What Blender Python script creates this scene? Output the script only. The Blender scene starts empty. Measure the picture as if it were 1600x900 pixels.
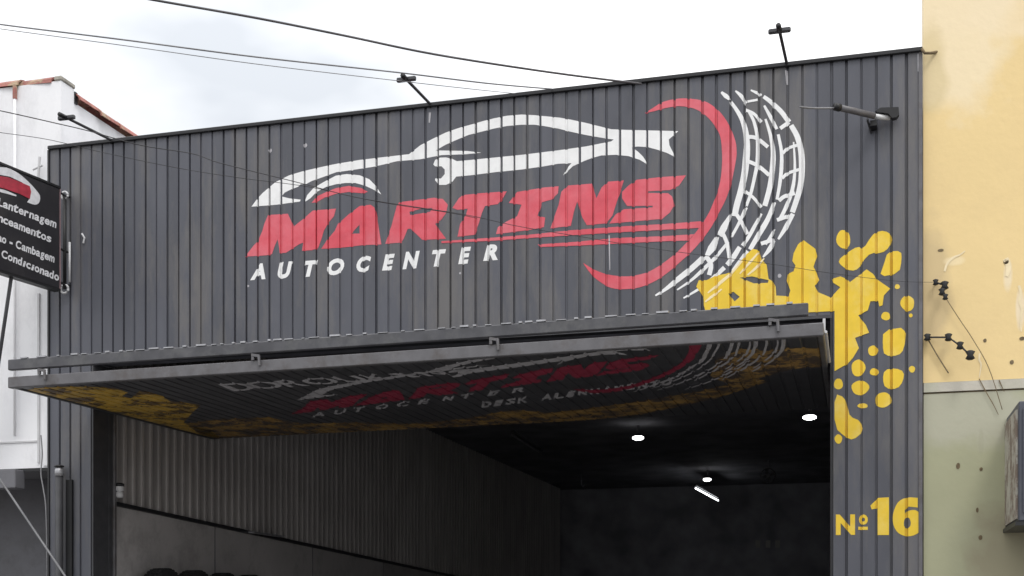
import bpy, bmesh, math, random
from mathutils import Vector
from mathutils.geometry import tessellate_polygon
random.seed(7)
S = bpy.context.scene
COL = S.collection
R = math.radians

# ------------------------------------------------------------------ camera
FPX = 1978.6                       # focal length in photo pixels
YH, XC = 970.0, 800.0              # horizon row, centre column
YAW = math.atan(540 / FPX)
CAM = Vector((7.057, -9.953, 1.6))
cd = bpy.data.cameras.new('camera')
cam = bpy.data.objects.new('camera', cd); COL.objects.link(cam)
cd.sensor_width = 36; cd.lens = FPX / 1600 * 36
cd.shift_y = (YH - 450) / 1600
cd.clip_end = 2000; cd.clip_start = 0.05
cam.location = CAM; cam.rotation_euler = (R(90), 0, YAW)
S.camera = cam
RV = Vector((math.cos(YAW), math.sin(YAW), 0)); FV = Vector((-math.sin(YAW), math.cos(YAW), 0))

def ray(px, py): return RV * ((px - XC) / FPX) + FV + Vector((0, 0, (YH - py) / FPX))
def at(px, py, ax='y', c=0.0):
    d = ray(px, py); i = 'xyz'.index(ax)
    return CAM + d * ((c - CAM[i]) / d[i])
def on(px, py, p, n):
    d = ray(px, py); return CAM + d * ((p - CAM).dot(n) / d.dot(n))

# ------------------------------------------------------------------ world, sun, exposure
S.view_settings.view_transform = 'Standard'; S.view_settings.look = 'None'
S.view_settings.exposure = .32; S.view_settings.gamma = 1
SUN_EL, SUN_AZ = 55, 35            # azimuth: degrees from the street side (-y) towards +x
sun_dir = Vector((math.sin(R(SUN_AZ)) * math.cos(R(SUN_EL)), -math.cos(R(SUN_AZ)) * math.cos(R(SUN_EL)), math.sin(R(SUN_EL))))
W = bpy.data.worlds.new('World'); S.world = W; W.use_nodes = True
nt = W.node_tree; N = nt.nodes; L = nt.links
for n in list(N): N.remove(n)
out = N.new('ShaderNodeOutputWorld'); bg = N.new('ShaderNodeBackground')
sky = N.new('ShaderNodeTexSky'); sky.sky_type = 'NISHITA'; sky.sun_disc = False
sky.sun_elevation = R(SUN_EL); sky.sun_rotation = R(180 - SUN_AZ)
tc = N.new('ShaderNodeTexCoord'); nz = N.new('ShaderNodeTexNoise')
nz.inputs['Scale'].default_value = 2.6; nz.inputs['Detail'].default_value = 5; nz.inputs['Roughness'].default_value = .45
mp = N.new('ShaderNodeMapping'); mp.inputs['Scale'].default_value = (1, 1, 2.2); mp.inputs['Location'].default_value = (.35, .1, .2); mp.inputs['Rotation'].default_value = (0, 0, R(-8))
cr = N.new('ShaderNodeValToRGB')
cr.color_ramp.elements[0].position = .33; cr.color_ramp.elements[0].color = (.54, .565, .60, 1)
cr.color_ramp.elements[1].position = .53; cr.color_ramp.elements[1].color = (1, 1, 1, 1)
vm = N.new('ShaderNodeVectorMath'); vm.operation = 'SCALE'; vm.inputs['Scale'].default_value = 13.5
mx = N.new('ShaderNodeMix'); mx.data_type = 'RGBA'; mx.inputs['Factor'].default_value = .93
L.new(tc.outputs['Generated'], mp.inputs['Vector']); L.new(mp.outputs[0], nz.inputs['Vector']); L.new(nz.outputs['Fac'], cr.inputs['Fac'])
sx = N.new('ShaderNodeSeparateXYZ'); L.new(tc.outputs['Generated'], sx.inputs[0])      # overcast sky: brightest overhead
gr = N.new('ShaderNodeMapRange'); gr.inputs['From Min'].default_value = 0; gr.inputs['From Max'].default_value = 1
gr.inputs['To Min'].default_value = 7.6; gr.inputs['To Max'].default_value = 21.5
L.new(sx.outputs['Z'], gr.inputs['Value']); L.new(gr.outputs[0], vm.inputs['Scale'])
L.new(cr.outputs['Color'], vm.inputs[0]); L.new(sky.outputs[0], mx.inputs['A']); L.new(vm.outputs[0], mx.inputs['B'])
L.new(mx.outputs['Result'], bg.inputs['Color']); bg.inputs['Strength'].default_value = .1
L.new(bg.outputs[0], out.inputs['Surface'])
sl = bpy.data.lights.new('sun', 'SUN'); sl.energy = .9; sl.angle = R(14); sl.color = (1, .97, .93)
sun = bpy.data.objects.new('sun', sl); COL.objects.link(sun)
sun.rotation_euler = sun_dir.to_track_quat('Z', 'Y').to_euler(); sun.location = (12, -20, 30)

# ------------------------------------------------------------------ materials
def mat(name, col, rough=.6, metal=0.0, var=.12, scale=6.0, stretch=(1, 1, 1), bump=.0, bscale=60, spec=.4,
        dirt=None, dirt_amt=.35, dirt_scale=1.5, dirt_lo=.48, dirt_hi=.62, objvar=0.0, stains_and_shade=()):
    m = bpy.data.materials.new(name); m.use_nodes = True
    nt = m.node_tree; N = nt.nodes; L = nt.links
    b = N['Principled BSDF']
    b.inputs['Roughness'].default_value = rough; b.inputs['Metallic'].default_value = metal
    b.inputs['Specular IOR Level'].default_value = spec
    g = N.new('ShaderNodeNewGeometry')
    mp = N.new('ShaderNodeMapping'); mp.inputs['Scale'].default_value = stretch
    L.new(g.outputs['Position'], mp.inputs['Vector'])
    nz = N.new('ShaderNodeTexNoise'); nz.inputs['Scale'].default_value = scale; nz.inputs['Detail'].default_value = 6
    L.new(mp.outputs[0], nz.inputs['Vector'])
    mr = N.new('ShaderNodeMapRange'); mr.inputs['From Min'].default_value = .3; mr.inputs['From Max'].default_value = .7
    mr.inputs['To Min'].default_value = 1 - var; mr.inputs['To Max'].default_value = 1 + var
    L.new(nz.outputs['Fac'], mr.inputs['Value'])
    v = N.new('ShaderNodeVectorMath'); v.operation = 'SCALE'; v.inputs[0].default_value = col[:3]
    if objvar:
        oi = N.new('ShaderNodeObjectInfo'); mo = N.new('ShaderNodeMapRange')
        mo.inputs['To Min'].default_value = 1 - objvar; mo.inputs['To Max'].default_value = 1 + objvar
        L.new(oi.outputs['Random'], mo.inputs['Value'])
        ml = N.new('ShaderNodeMath'); ml.operation = 'MULTIPLY'
        L.new(mr.outputs[0], ml.inputs[0]); L.new(mo.outputs[0], ml.inputs[1]); L.new(ml.outputs[0], v.inputs['Scale'])
    else:
        L.new(mr.outputs[0], v.inputs['Scale'])
    last = v.outputs[0]
    def mix(fac, colr):
        nonlocal last
        q = N.new('ShaderNodeMix'); q.data_type = 'RGBA'
        L.new(fac, q.inputs['Factor']); L.new(last, q.inputs['A']); q.inputs['B'].default_value = (*colr[:3], 1)
        last = q.outputs['Result']
    if dirt:
        n2 = N.new('ShaderNodeTexNoise'); n2.inputs['Scale'].default_value = dirt_scale; n2.inputs['Detail'].default_value = 9
        n2.inputs['Roughness'].default_value = .74; L.new(mp.outputs[0], n2.inputs['Vector'])
        r2 = N.new('ShaderNodeMapRange'); r2.inputs['From Min'].default_value = dirt_lo; r2.inputs['From Max'].default_value = dirt_hi
        r2.inputs['To Max'].default_value = dirt_amt; L.new(n2.outputs['Fac'], r2.inputs['Value'])
        mix(r2.outputs[0], dirt)
    for (p, rad, sc, colr, amt) in stains_and_shade:      # ragged patches fixed in the place: weathering, and painted shade under the wall box
        su = N.new('ShaderNodeVectorMath'); su.operation = 'SUBTRACT'; su.inputs[1].default_value = p
        L.new(g.outputs['Position'], su.inputs[0])
        mu = N.new('ShaderNodeVectorMath'); mu.operation = 'MULTIPLY'; mu.inputs[1].default_value = sc; L.new(su.outputs[0], mu.inputs[0])
        le = N.new('ShaderNodeVectorMath'); le.operation = 'LENGTH'; L.new(mu.outputs[0], le.inputs[0])
        n3 = N.new('ShaderNodeTexNoise'); n3.inputs['Scale'].default_value = 4; n3.inputs['Detail'].default_value = 5
        L.new(g.outputs['Position'], n3.inputs['Vector'])
        ad = N.new('ShaderNodeMath'); ad.operation = 'MULTIPLY_ADD'; ad.inputs[1].default_value = rad * 1.6; L.new(n3.outputs['Fac'], ad.inputs[0])
        L.new(le.outputs['Value'], ad.inputs[2])
        r3 = N.new('ShaderNodeMapRange'); r3.inputs['From Min'].default_value = rad * 1.55; r3.inputs['From Max'].default_value = rad * 2.1
        r3.inputs['To Min'].default_value = amt; r3.inputs['To Max'].default_value = 0; L.new(ad.outputs[0], r3.inputs['Value'])
        mix(r3.outputs[0], colr)
    L.new(last, b.inputs['Base Color'])
    if bump:
        n4 = N.new('ShaderNodeTexNoise'); n4.inputs['Scale'].default_value = bscale; n4.inputs['Detail'].default_value = 4
        L.new(g.outputs['Position'], n4.inputs['Vector'])
        bu = N.new('ShaderNodeBump'); bu.inputs['Strength'].default_value = bump; bu.inputs['Distance'].default_value = .01
        L.new(n4.outputs['Fac'], bu.inputs['Height']); L.new(bu.outputs[0], b.inputs['Normal'])
    return m

def emis(name, col, st):
    m = bpy.data.materials.new(name); m.use_nodes = True
    b = m.node_tree.nodes['Principled BSDF']; b.inputs['Base Color'].default_value = (.8, .8, .8, 1)
    b.inputs['Emission Color'].default_value = (*col, 1); b.inputs['Emission Strength'].default_value = st
    return m

GREY = (.084, .087, .104)
M = dict(
    clad=mat('painted_cladding', GREY, .42, var=.13, scale=5, stretch=(1, 1, .18), bump=.3, bscale=4, dirt=(.16, .15, .14), dirt_amt=.6, dirt_scale=2.2, objvar=.10),
    clad_in=mat('inner_cladding', (.36, .338, .33), .5, var=.15, scale=4, stretch=(1, 1, .3), objvar=.08),
    trim=mat('black_trim', (.018, .018, .02), .4, var=.2),
    frame=mat('painted_steel', (.125, .122, .13), .45, var=.15, scale=9, dirt=(.06, .045, .035), dirt_amt=.5, dirt_scale=4),
    darkframe=mat('dark_steel', (.055, .055, .06), .5, var=.2, scale=9),
    upperbeam=mat('weathered_dark_steel', (.07, .07, .078), .45, var=.2, scale=9, dirt=(.13, .13, .13), dirt_amt=.5, dirt_scale=5),
    pink=mat('faded_red_edge', (.22, .15, .16), .5, var=.2),
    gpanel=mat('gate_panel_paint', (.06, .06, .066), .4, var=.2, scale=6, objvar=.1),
    white=mat('white_sign_paint', (.80, .80, .80), .5, var=.04, scale=14, dirt=(.45, .45, .46), dirt_amt=.25, dirt_scale=12, dirt_lo=.52, dirt_hi=.75),
    red=mat('red_sign_paint', (.62, .075, .105), .45, var=.09, scale=9, dirt=(.70, .22, .26), dirt_amt=.55, dirt_scale=1.3, dirt_lo=.40, dirt_hi=.62),
    yellow=mat('yellow_sign_paint', (.76, .52, .035), .5, var=.06, scale=10, dirt=(.80, .66, .25), dirt_amt=.5, dirt_scale=3, dirt_lo=.5, dirt_hi=.7),
    cream=mat('pale_yellow_paint', (.86, .72, .42), .5, var=.06),
    plaster=mat('bare_pale_plaster', (.83, .70, .46), .9, var=.08, scale=12),
    ochre=mat('ochre_crack', (.60, .46, .24), .9, var=.2, scale=20),
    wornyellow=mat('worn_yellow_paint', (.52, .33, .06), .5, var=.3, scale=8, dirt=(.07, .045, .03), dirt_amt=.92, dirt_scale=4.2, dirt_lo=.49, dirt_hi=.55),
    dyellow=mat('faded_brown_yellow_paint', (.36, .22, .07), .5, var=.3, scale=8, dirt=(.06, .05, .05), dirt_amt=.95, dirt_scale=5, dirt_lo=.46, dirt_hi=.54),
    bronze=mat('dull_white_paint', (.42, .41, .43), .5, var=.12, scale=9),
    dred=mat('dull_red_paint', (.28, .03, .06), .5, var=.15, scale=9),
    whitewall=mat('white_render', (.82, .82, .84), .85, var=.035, scale=3, bump=.15, bscale=25, dirt=(.56, .56, .58), dirt_amt=.45, dirt_scale=1.6, stretch=(1, 1, .5)),
    greywall=mat('grey_render', (.16, .16, .175), .8, var=.1, scale=3, bump=.15, bscale=25, dirt=(.09, .09, .09), dirt_amt=.6),
    yellowwall=mat('yellow_render', (.80, .61, .305), .85, var=.035, scale=2.2, bump=.2, bscale=18, dirt=(.70, .53, .27), dirt_amt=.5, dirt_scale=1.1,
        stains_and_shade=((at(1485, 45, 'y', .03), .42, (1, 1, .75), (.85, .73, .52), .7), (at(1600, 20, 'y', .03), .3, (.6, 1, 1.8), (.84, .70, .48), .6),
                (at(1455, 450, 'y', .03), .22, (1.6, 1, .5), (.46, .36, .22), .5), (at(1490, 408, 'y', .03), .05, (.8, 1, 1.6), (.86, .72, .46), .6),
                (at(1575, 430, 'y', .03), .05, (1.6, 1, .45), (.84, .74, .56), .6), (at(1594, 480, 'y', .03), .05, (2, 1, .35), (.84, .74, .58), .6),
                (at(1450, 120, 'y', .03), .16, (1.3, 1, .5), (.60, .48, .24), .5))),
    band=mat('grey_lime_band', (.52, .49, .42), .9, var=.08, scale=5, bump=.2, dirt=(.42, .42, .32), dirt_amt=.6, dirt_scale=3),
    greenwall=mat('green_render', (.385, .385, .255), .85, var=.04, scale=2.5, bump=.2, bscale=18, dirt=(.36, .36, .25), dirt_amt=.5, dirt_scale=1.2,
        stains_and_shade=((at(1500, 640, 'y', .03), .34, (.7, 1, 1.3), (.44, .43, .34), .8), (at(1580, 880, 'y', .03), .25, (1, 1, .6), (.27, .23, .16), .6),  # brown patch at lower right paints the shadow under the wall box
                (at(1533, 690, 'y', .03), .05, (3, 1, .5), (.34, .33, .24), .3))),
    tile=mat('clay_tile', (.33, .13, .11), .8, var=.3, scale=9, bump=.4, bscale=40, dirt=(.40, .34, .22), dirt_amt=.8, dirt_scale=7, objvar=.2),
    mortar=mat('old_mortar', (.34, .32, .28), .9, var=.25, scale=9, bump=.4),
    pvc=mat('grey_pipe', (.55, .55, .56), .5, var=.08),
    black=mat('black_plastic', (.012, .012, .013), .45, var=.2),
    signblack=mat('sign_black_vinyl', (.022, .021, .024), .35, var=.2, scale=4, dirt=(.05, .045, .045), dirt_amt=.5),
    signred=mat('sign_red', (.36, .03, .05), .4, var=.2, scale=20),
    signwhite=mat('sign_white', (.62, .62, .64), .5, var=.12, scale=22),
    cable=mat('cable_sheath', (.035, .033, .036), .6, var=.3, scale=3),
    midcable=mat('grey_cable_sheath', (.09, .085, .09), .6, var=.3, scale=3),
    lightcable=mat('bleached_cable', (.22, .22, .23), .6, var=.3, scale=3),
    galv=mat('galvanised', (.38, .38, .40), .45, metal=.6, var=.2, scale=20),
    porc=mat('white_porcelain', (.72, .72, .72), .25, var=.05),
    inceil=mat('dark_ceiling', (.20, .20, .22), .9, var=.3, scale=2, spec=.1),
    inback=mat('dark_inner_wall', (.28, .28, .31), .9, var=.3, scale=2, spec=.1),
    dado=mat('grey_wall_board', (.40, .38, .375), .5, var=.08, scale=1.5, dirt=(.25, .235, .23), dirt_amt=.6, dirt_scale=2, objvar=.08),
    floor=mat('garage_floor', (.26, .25, .24), .6, var=.2, scale=2),
    rubber=mat('tyre_rubber', (.016, .016, .017), .75, var=.3, scale=30, bump=.5, bscale=90),
    rim=mat('alloy', (.4, .4, .42), .35, metal=.8),
    asphalt=mat('asphalt', (.05, .05, .052), .9, var=.2, scale=20, bump=.4, bscale=150),
    concrete=mat('pavement_concrete', (.27, .26, .25), .9, var=.15, scale=5, bump=.3, bscale=80),
    roadpaint=mat('road_paint', (.55, .55, .52), .8, var=.15, scale=15),
    lamp=emis('lit_lamp', (1, .99, .97), 6.0),
    tube=emis('lit_tube', (.95, .98, 1), 4.0),
    stain=mat('soot_stain', (.16, .12, .07), .9, var=.3, scale=30),
    peel=mat('peeling_paint', (.46, .44, .38), .85, var=.15, scale=9, bump=.4, dirt=(.20, .15, .12), dirt_amt=.9, dirt_scale=5, dirt_lo=.45, dirt_hi=.55),
    slate=mat('slate_metal', (.075, .08, .10), .5, var=.12, scale=3, dirt=(.12, .12, .13), dirt_amt=.4),
)

# ------------------------------------------------------------------ mesh helpers
class MB:
    def __init__(s): s.v = []; s.f = []
    def add(s, vs, fs):
        o = len(s.v); s.v += [tuple(p) for p in vs]; s.f += [tuple(i + o for i in f) for f in fs]; return s
    def box(s, x0, x1, y0, y1, z0, z1):
        return s.add([(x0, y0, z0), (x1, y0, z0), (x1, y1, z0), (x0, y1, z0), (x0, y0, z1), (x1, y0, z1), (x1, y1, z1), (x0, y1, z1)],
                     [(0, 3, 2, 1), (4, 5, 6, 7), (0, 1, 5, 4), (1, 2, 6, 5), (2, 3, 7, 6), (3, 0, 4, 7)])
    def bar(s, a, b, w, h, up=(0, 0, 1)):
        a = Vector(a); b = Vector(b); d = (b - a).normalized(); u = Vector(up)
        sd = d.cross(u).normalized(); u = sd.cross(d).normalized()
        P = [a + sd * i * w / 2 + u * j * h / 2 for i, j in ((-1, -1), (1, -1), (1, 1), (-1, 1))]
        Q = [p + (b - a) for p in P]
        return s.add(P + Q, [(0, 3, 2, 1), (4, 5, 6, 7), (0, 1, 5, 4), (1, 2, 6, 5), (2, 3, 7, 6), (3, 0, 4, 7)])
    def tube(s, pts, r, n=8, r2=None):
        pts = [Vector(p) for p in pts]; m = len(pts); vs = []; fs = []
        for i, p in enumerate(pts):
            d = (pts[min(i + 1, m - 1)] - pts[max(i - 1, 0)]).normalized()
            a = Vector((0, 0, 1)) if abs(d.z) < .9 else Vector((1, 0, 0))
            u = d.cross(a).normalized(); w = d.cross(u).normalized()
            rr = r if r2 is None else r + (r2 - r) * i / (m - 1)
            vs += [p + (u * math.cos(k * 2 * math.pi / n) + w * math.sin(k * 2 * math.pi / n)) * rr for k in range(n)]
        for i in range(m - 1):
            for k in range(n): fs.append((i * n + k, i * n + (k + 1) % n, (i + 1) * n + (k + 1) % n, (i + 1) * n + k))
        fs.append(tuple(range(n))[::-1]); fs.append(tuple(range((m - 1) * n, m * n)))
        return s.add(vs, fs)
    def lathe(s, prof, o, axis=(0, 0, 1), n=20):      # prof: (radius, along)
        o = Vector(o); d = Vector(axis).normalized(); a = Vector((0, 0, 1)) if abs(d.z) < .9 else Vector((1, 0, 0))
        u = d.cross(a).normalized(); w = d.cross(u).normalized(); m = len(prof)
        vs = [o + d * h + (u * math.cos(k * 2 * math.pi / n) + w * math.sin(k * 2 * math.pi / n)) * max(r, 1e-4) for r, h in prof for k in range(n)]
        fs = [(i * n + k, i * n + (k + 1) % n, (i + 1) * n + (k + 1) % n, (i + 1) * n + k) for i in range(m - 1) for k in range(n)]
        fs += [tuple(range(n))[::-1], tuple(range((m - 1) * n, m * n))]
        return s.add(vs, fs)
    def build(s, name, m, parent=None, bevel=0, smooth=False):
        me = bpy.data.meshes.new(name); me.from_pydata(s.v, [], s.f); me.validate()
        bm = bmesh.new(); bm.from_mesh(me)
        bmesh.ops.recalc_face_normals(bm, faces=bm.faces)
        if bevel: bmesh.ops.bevel(bm, geom=list(bm.edges), offset=bevel, segments=1, affect='EDGES')
        bm.to_mesh(me); bm.free()
        if smooth:
            for p in me.polygons: p.use_smooth = True
        me.materials.append(M[m] if isinstance(m, str) else m)
        o = bpy.data.objects.new(name, me); COL.objects.link(o)
        if parent: attach(o, parent)
        return o
def attach(o, parent):
    o.parent = parent; o.matrix_parent_inverse = parent_world(parent).inverted()
def parent_world(p):
    from mathutils import Matrix
    m = Matrix.LocRotScale(p.location, p.rotation_euler, p.scale)
    return (parent_world(p.parent) @ p.matrix_parent_inverse @ m) if p.parent else m
def tag(o, label=None, cat=None, group=None, kind=None):
    if label: o['label'] = label
    if cat: o['category'] = cat
    if group: o['group'] = group
    if kind: o['kind'] = kind
    return o
def empty(name, loc, label, cat, group=None):
    o = bpy.data.objects.new(name, None); COL.objects.link(o); o.location = loc; o.empty_display_size = .2
    return tag(o, label, cat, group)

# ------------------------------------------------------------------ facade profile
FW, NP = 7.52, 69
PITCH = FW / NP
OX0, OX1, OZ = .449, NP * PITCH - 6 * PITCH, 3.93
OX0 = 4 * PITCH + .008
TOP = 5.865
rs = random.Random(3)
seam = [rs.choice((.011, .014, .017, .021, .026)) for _ in range(NP + 1)]
GW = [rs.uniform(.005, .0095) for _ in range(NP + 1)]     # half width of each groove at the bottom
SLP = .003
def breaks():
    b = []
    for i in range(NP + 1):
        x = i * PITCH; b += [(x - GW[i] - SLP, 0), (x - GW[i], seam[i]), (x + GW[i], seam[i]), (x + GW[i] + SLP, 0)]
    return b
BR = breaks()
def prof(x):
    for i in range(len(BR) - 1):
        if BR[i][0] <= x <= BR[i + 1][0]:
            t = (x - BR[i][0]) / (BR[i + 1][0] - BR[i][0]); return BR[i][1] + t * (BR[i + 1][1] - BR[i][1])
    return 0.0

# ------------------------------------------------------------------ flat shapes that follow the ribs
def tri2d(poly, holes=()):
    loops = [[Vector((x, y, 0)) for x, y in poly]] + [[Vector((x, y, 0)) for x, y in h] for h in holes]
    pts = [p for l in loops for p in l]
    return [(p.x, p.y) for p in pts], tessellate_polygon(loops)
def smooth_poly(P, it=1):
    for _ in range(it):
        Q = []
        for i in range(len(P)):
            a = P[i]; b = P[(i + 1) % len(P)]
            Q += [(a[0] * .75 + b[0] * .25, a[1] * .75 + b[1] * .25), (a[0] * .25 + b[0] * .75, a[1] * .25 + b[1] * .75)]
        P = Q
    return P
def spline(P, k=4):
    out = []
    for i in range(len(P) - 1):
        p0 = P[max(i - 1, 0)]; p1 = P[i]; p2 = P[i + 1]; p3 = P[min(i + 2, len(P) - 1)]
        for j in range(k):
            t = j / k
            out.append(tuple(.5 * (2 * p1[c] + (p2[c] - p0[c]) * t + (2 * p0[c] - 5 * p1[c] + 4 * p2[c] - p3[c]) * t * t + (3 * p1[c] - p0[c] - 3 * p2[c] + p3[c]) * t ** 3) for c in range(len(p1))))
    out.append(P[-1]); return out
def stroke(P, w0, w1=None, w2=None):      # polyline px, widths start/mid/end -> triangles in px
    w1 = w0 if w1 is None else w1; w2 = w0 if w2 is None else w2
    P = spline(P) if len(P) > 2 else P; n = len(P); V = []; F = []
    for i, p in enumerate(P):
        a = P[max(i - 1, 0)]; b = P[min(i + 1, n - 1)]; dx, dy = b[0] - a[0], b[1] - a[1]; l = math.hypot(dx, dy) or 1
        t = i / (n - 1); w = (w0 + (w1 - w0) * t * 2) if t < .5 else (w1 + (w2 - w1) * (t - .5) * 2)
        V += [(p[0] - dy / l * w / 2, p[1] + dx / l * w / 2), (p[0] + dy / l * w / 2, p[1] - dx / l * w / 2)]
        if i: F += [(2 * i - 2, 2 * i - 1, 2 * i + 1), (2 * i - 2, 2 * i + 1, 2 * i)]
    return V, F
def ellipse(cx, cy, rx, ry, n=18):
    r = random.Random(int(cx * 7 + cy)); ph = r.random() * 6
    return [(cx + rx * math.cos(a) * (1 + .06 * math.sin(3 * a + ph)), cy + ry * math.sin(a) * (1 + .06 * math.cos(2 * a + ph))) for a in (k * 2 * math.pi / n for k in range(n))]
_gl = {}
def glyph(ch, bold=.0, shear=0.0):
    k = (ch, bold, shear)
    if k not in _gl:
        c = bpy.data.curves.new('glyph', 'FONT'); c.body = ch; c.size = 1; c.offset = bold; c.shear = shear; c.resolution_u = 4
        c.dimensions = '2D'; c.fill_mode = 'BOTH'
        o = bpy.data.objects.new('glyph', c); COL.objects.link(o)
        dg = bpy.context.evaluated_depsgraph_get(); dg.update()
        me = bpy.data.meshes.new_from_object(o.evaluated_get(dg))
        me.calc_loop_triangles()
        V = [(v.co.x, v.co.y) for v in me.vertices]; F = [tuple(t.vertices) for t in me.loop_triangles]
        bpy.data.objects.remove(o); bpy.data.meshes.remove(me); bpy.data.curves.remove(c)
        _gl[k] = (V, F)
    return _gl[k]
def fit(VF, x0, y0, x1, y1, slope=0.0, flip=False):   # glyph into a pixel box (y0 top, y1 bottom)
    V, F = VF; ax = min(v[0] for v in V); bx = max(v[0] for v in V); ay = min(v[1] for v in V); by = max(v[1] for v in V)
    o = []
    for v in V:
        u = (v[0] - ax) / (bx - ax or 1); w = (v[1] - ay) / (by - ay or 1)
        if flip: u = 1 - u
        o.append((x0 + u * (x1 - x0), y1 + w * (y0 - y1) + slope * u * (x1 - x0)))
    return o, F

def decal_bm(V3, F):
    bm = bmesh.new(); vs = [bm.verts.new(p) for p in V3]
    for f in F:
        try: bm.faces.new([vs[i] for i in f])
        except ValueError: pass
    return bm
def cut(bm, ax, lst, dirn=(1, 0, 0)):
    for x in lst:
        co = [0, 0, 0]; co[ax] = x; no = [0, 0, 0]; no[ax] = 1
        bmesh.ops.bisect_plane(bm, geom=bm.verts[:] + bm.edges[:] + bm.faces[:], plane_co=co, plane_no=no, dist=1e-6)
def finish(bm, name, m, parent, orient):
    for f in bm.faces:
        if f.normal.dot(orient) < 0: f.normal_flip()
    me = bpy.data.meshes.new(name); bm.to_mesh(me); bm.free(); me.materials.append(M[m])
    o = bpy.data.objects.new(name, me); COL.objects.link(o); attach(o, parent); return o
def facade_decal(name, VF, m, parent, off=.0016, label=None, px=True):
    V, F = VF
    V3 = [(lambda p: (p.x, 0, p.z))(at(x, y)) for x, y in V] if px else [(x, 0, z) for x, z in V]
    bm = decal_bm(V3, F); xs = [v[0] for v in V3]; a, b = min(xs), max(xs)
    cut(bm, 0, [q[0] for q in BR if a < q[0] < b])
    bmesh.ops.remove_doubles(bm, verts=bm.verts, dist=1e-5)
    bm.normal_update()
    for v in bm.verts: v.co.y = prof(v.co.x) - off
    bm.normal_update()
    if m in ('white', 'bronze') and name in ('painted_car', 'painted_wheel_arch'):       # the roller missed the deeper grooves
        dead = [f for f in bm.faces if all(v.co.y > .013 - off for v in f.verts)]
        if len(dead) < len(bm.faces): bmesh.ops.delete(bm, geom=dead, context='FACES')
    return tag(finish(bm, name, m, parent, Vector((0, -1, 0))), label)

# ------------------------------------------------------------------ ground
g = MB().add([(-300, -300, 0), (300, -300, 0), (300, 300, 0), (-300, 300, 0)], [(0, 1, 2, 3)]).build('ground', 'concrete'); tag(g, kind='structure')
rd = MB().add([(-300, -11.5, .004), (300, -11.5, .004), (300, -2.6, .004), (-300, -2.6, .004)], [(0, 1, 2, 3)]).build('road', 'asphalt'); tag(rd, kind='structure')
mk = MB()
for i in range(-12, 13): mk.add([(i * 6, -7.1, .008), (i * 6 + 3, -7.1, .008), (i * 6 + 3, -6.98, .008), (i * 6, -6.98, .008)], [(0, 1, 2, 3)])
tag(mk.build('road_marking', 'roadpaint'), kind='structure')
pv = MB().box(-60, 60, -2.6, -.02, .0, .13).build('pavement', 'concrete', bevel=.01); tag(pv, kind='structure')

# ------------------------------------------------------------------ shop building
shop = empty('auto_shop_building', (FW / 2, 0, 0), 'dark grey ribbed metal workshop front with painted car logo and wide garage opening', 'building')
def panel(i, z0, z1):
    a, b = i * PITCH, (i + 1) * PITCH
    sec = [(a, seam[i]), (a + GW[i], seam[i]), (a + GW[i] + SLP, 0), (b - GW[i + 1] - SLP, 0), (b - GW[i + 1], seam[i + 1]), (b, seam[i + 1])]
    n = len(sec); vs = [(x, y, z0) for x, y in sec] + [(x, y, z1) for x, y in sec]
    return MB().add(vs, [(k, k + 1, n + k + 1, n + k) for k in range(n - 1)]).build('cladding_panel', 'clad', shop)
for i in range(NP):
    mid = (i + .5) * PITCH
    panel(i, OZ if OX0 < mid < OX1 else .1, TOP)
MB().box(0, .10, .035, 6, 0, 5.4).build('side_wall', 'greywall', shop)
MB().box(-.004, FW + .004, -.025, .05, TOP - .006, TOP + .026).build('top_trim', 'trim', shop, bevel=.004)
MB().box(-.012, .006, -.012, .034, .1, TOP - .008).build('edge_trim', 'trim', shop)
MB().box(FW - .022, FW + .006, -.010, .028, .1, TOP - .008).build('edge_trim', 'frame', shop)
# wall body behind the cladding
B = MB(); B.box(.105, OX0 - .004, .03, .30, 0, OZ); B.box(OX1 + .004, FW - .03, .03, .30, 0, OZ); B.box(.105, FW - .03, .03, .30, OZ + .004, 5.5)
B.build('backing_wall', 'inback', shop)
MB().box(OX0 - .002, OX1 + .002, .0, .10, OZ - .02, OZ + .002).build('lintel_trim', 'darkframe', shop)
MB().box(OX0 - .003, OX0 + .012, -.004, .235, .1, OZ - .022).build('door_jamb', 'darkframe', shop)
MB().box(OX0 + .012, OX0 + .020, .235, .29, .1, OZ - .022).build('jamb_strip', 'darkframe', shop)
MB().box(OX0 + .0, OX0 + .035, .295, .335, 0, 4.5).build('jamb_post', 'frame', shop, bevel=.004)
MB().box(OX1 - .010, OX1 + .003, -.002, .30, .1, OZ - .022).build('door_jamb', 'trim', shop)
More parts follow.
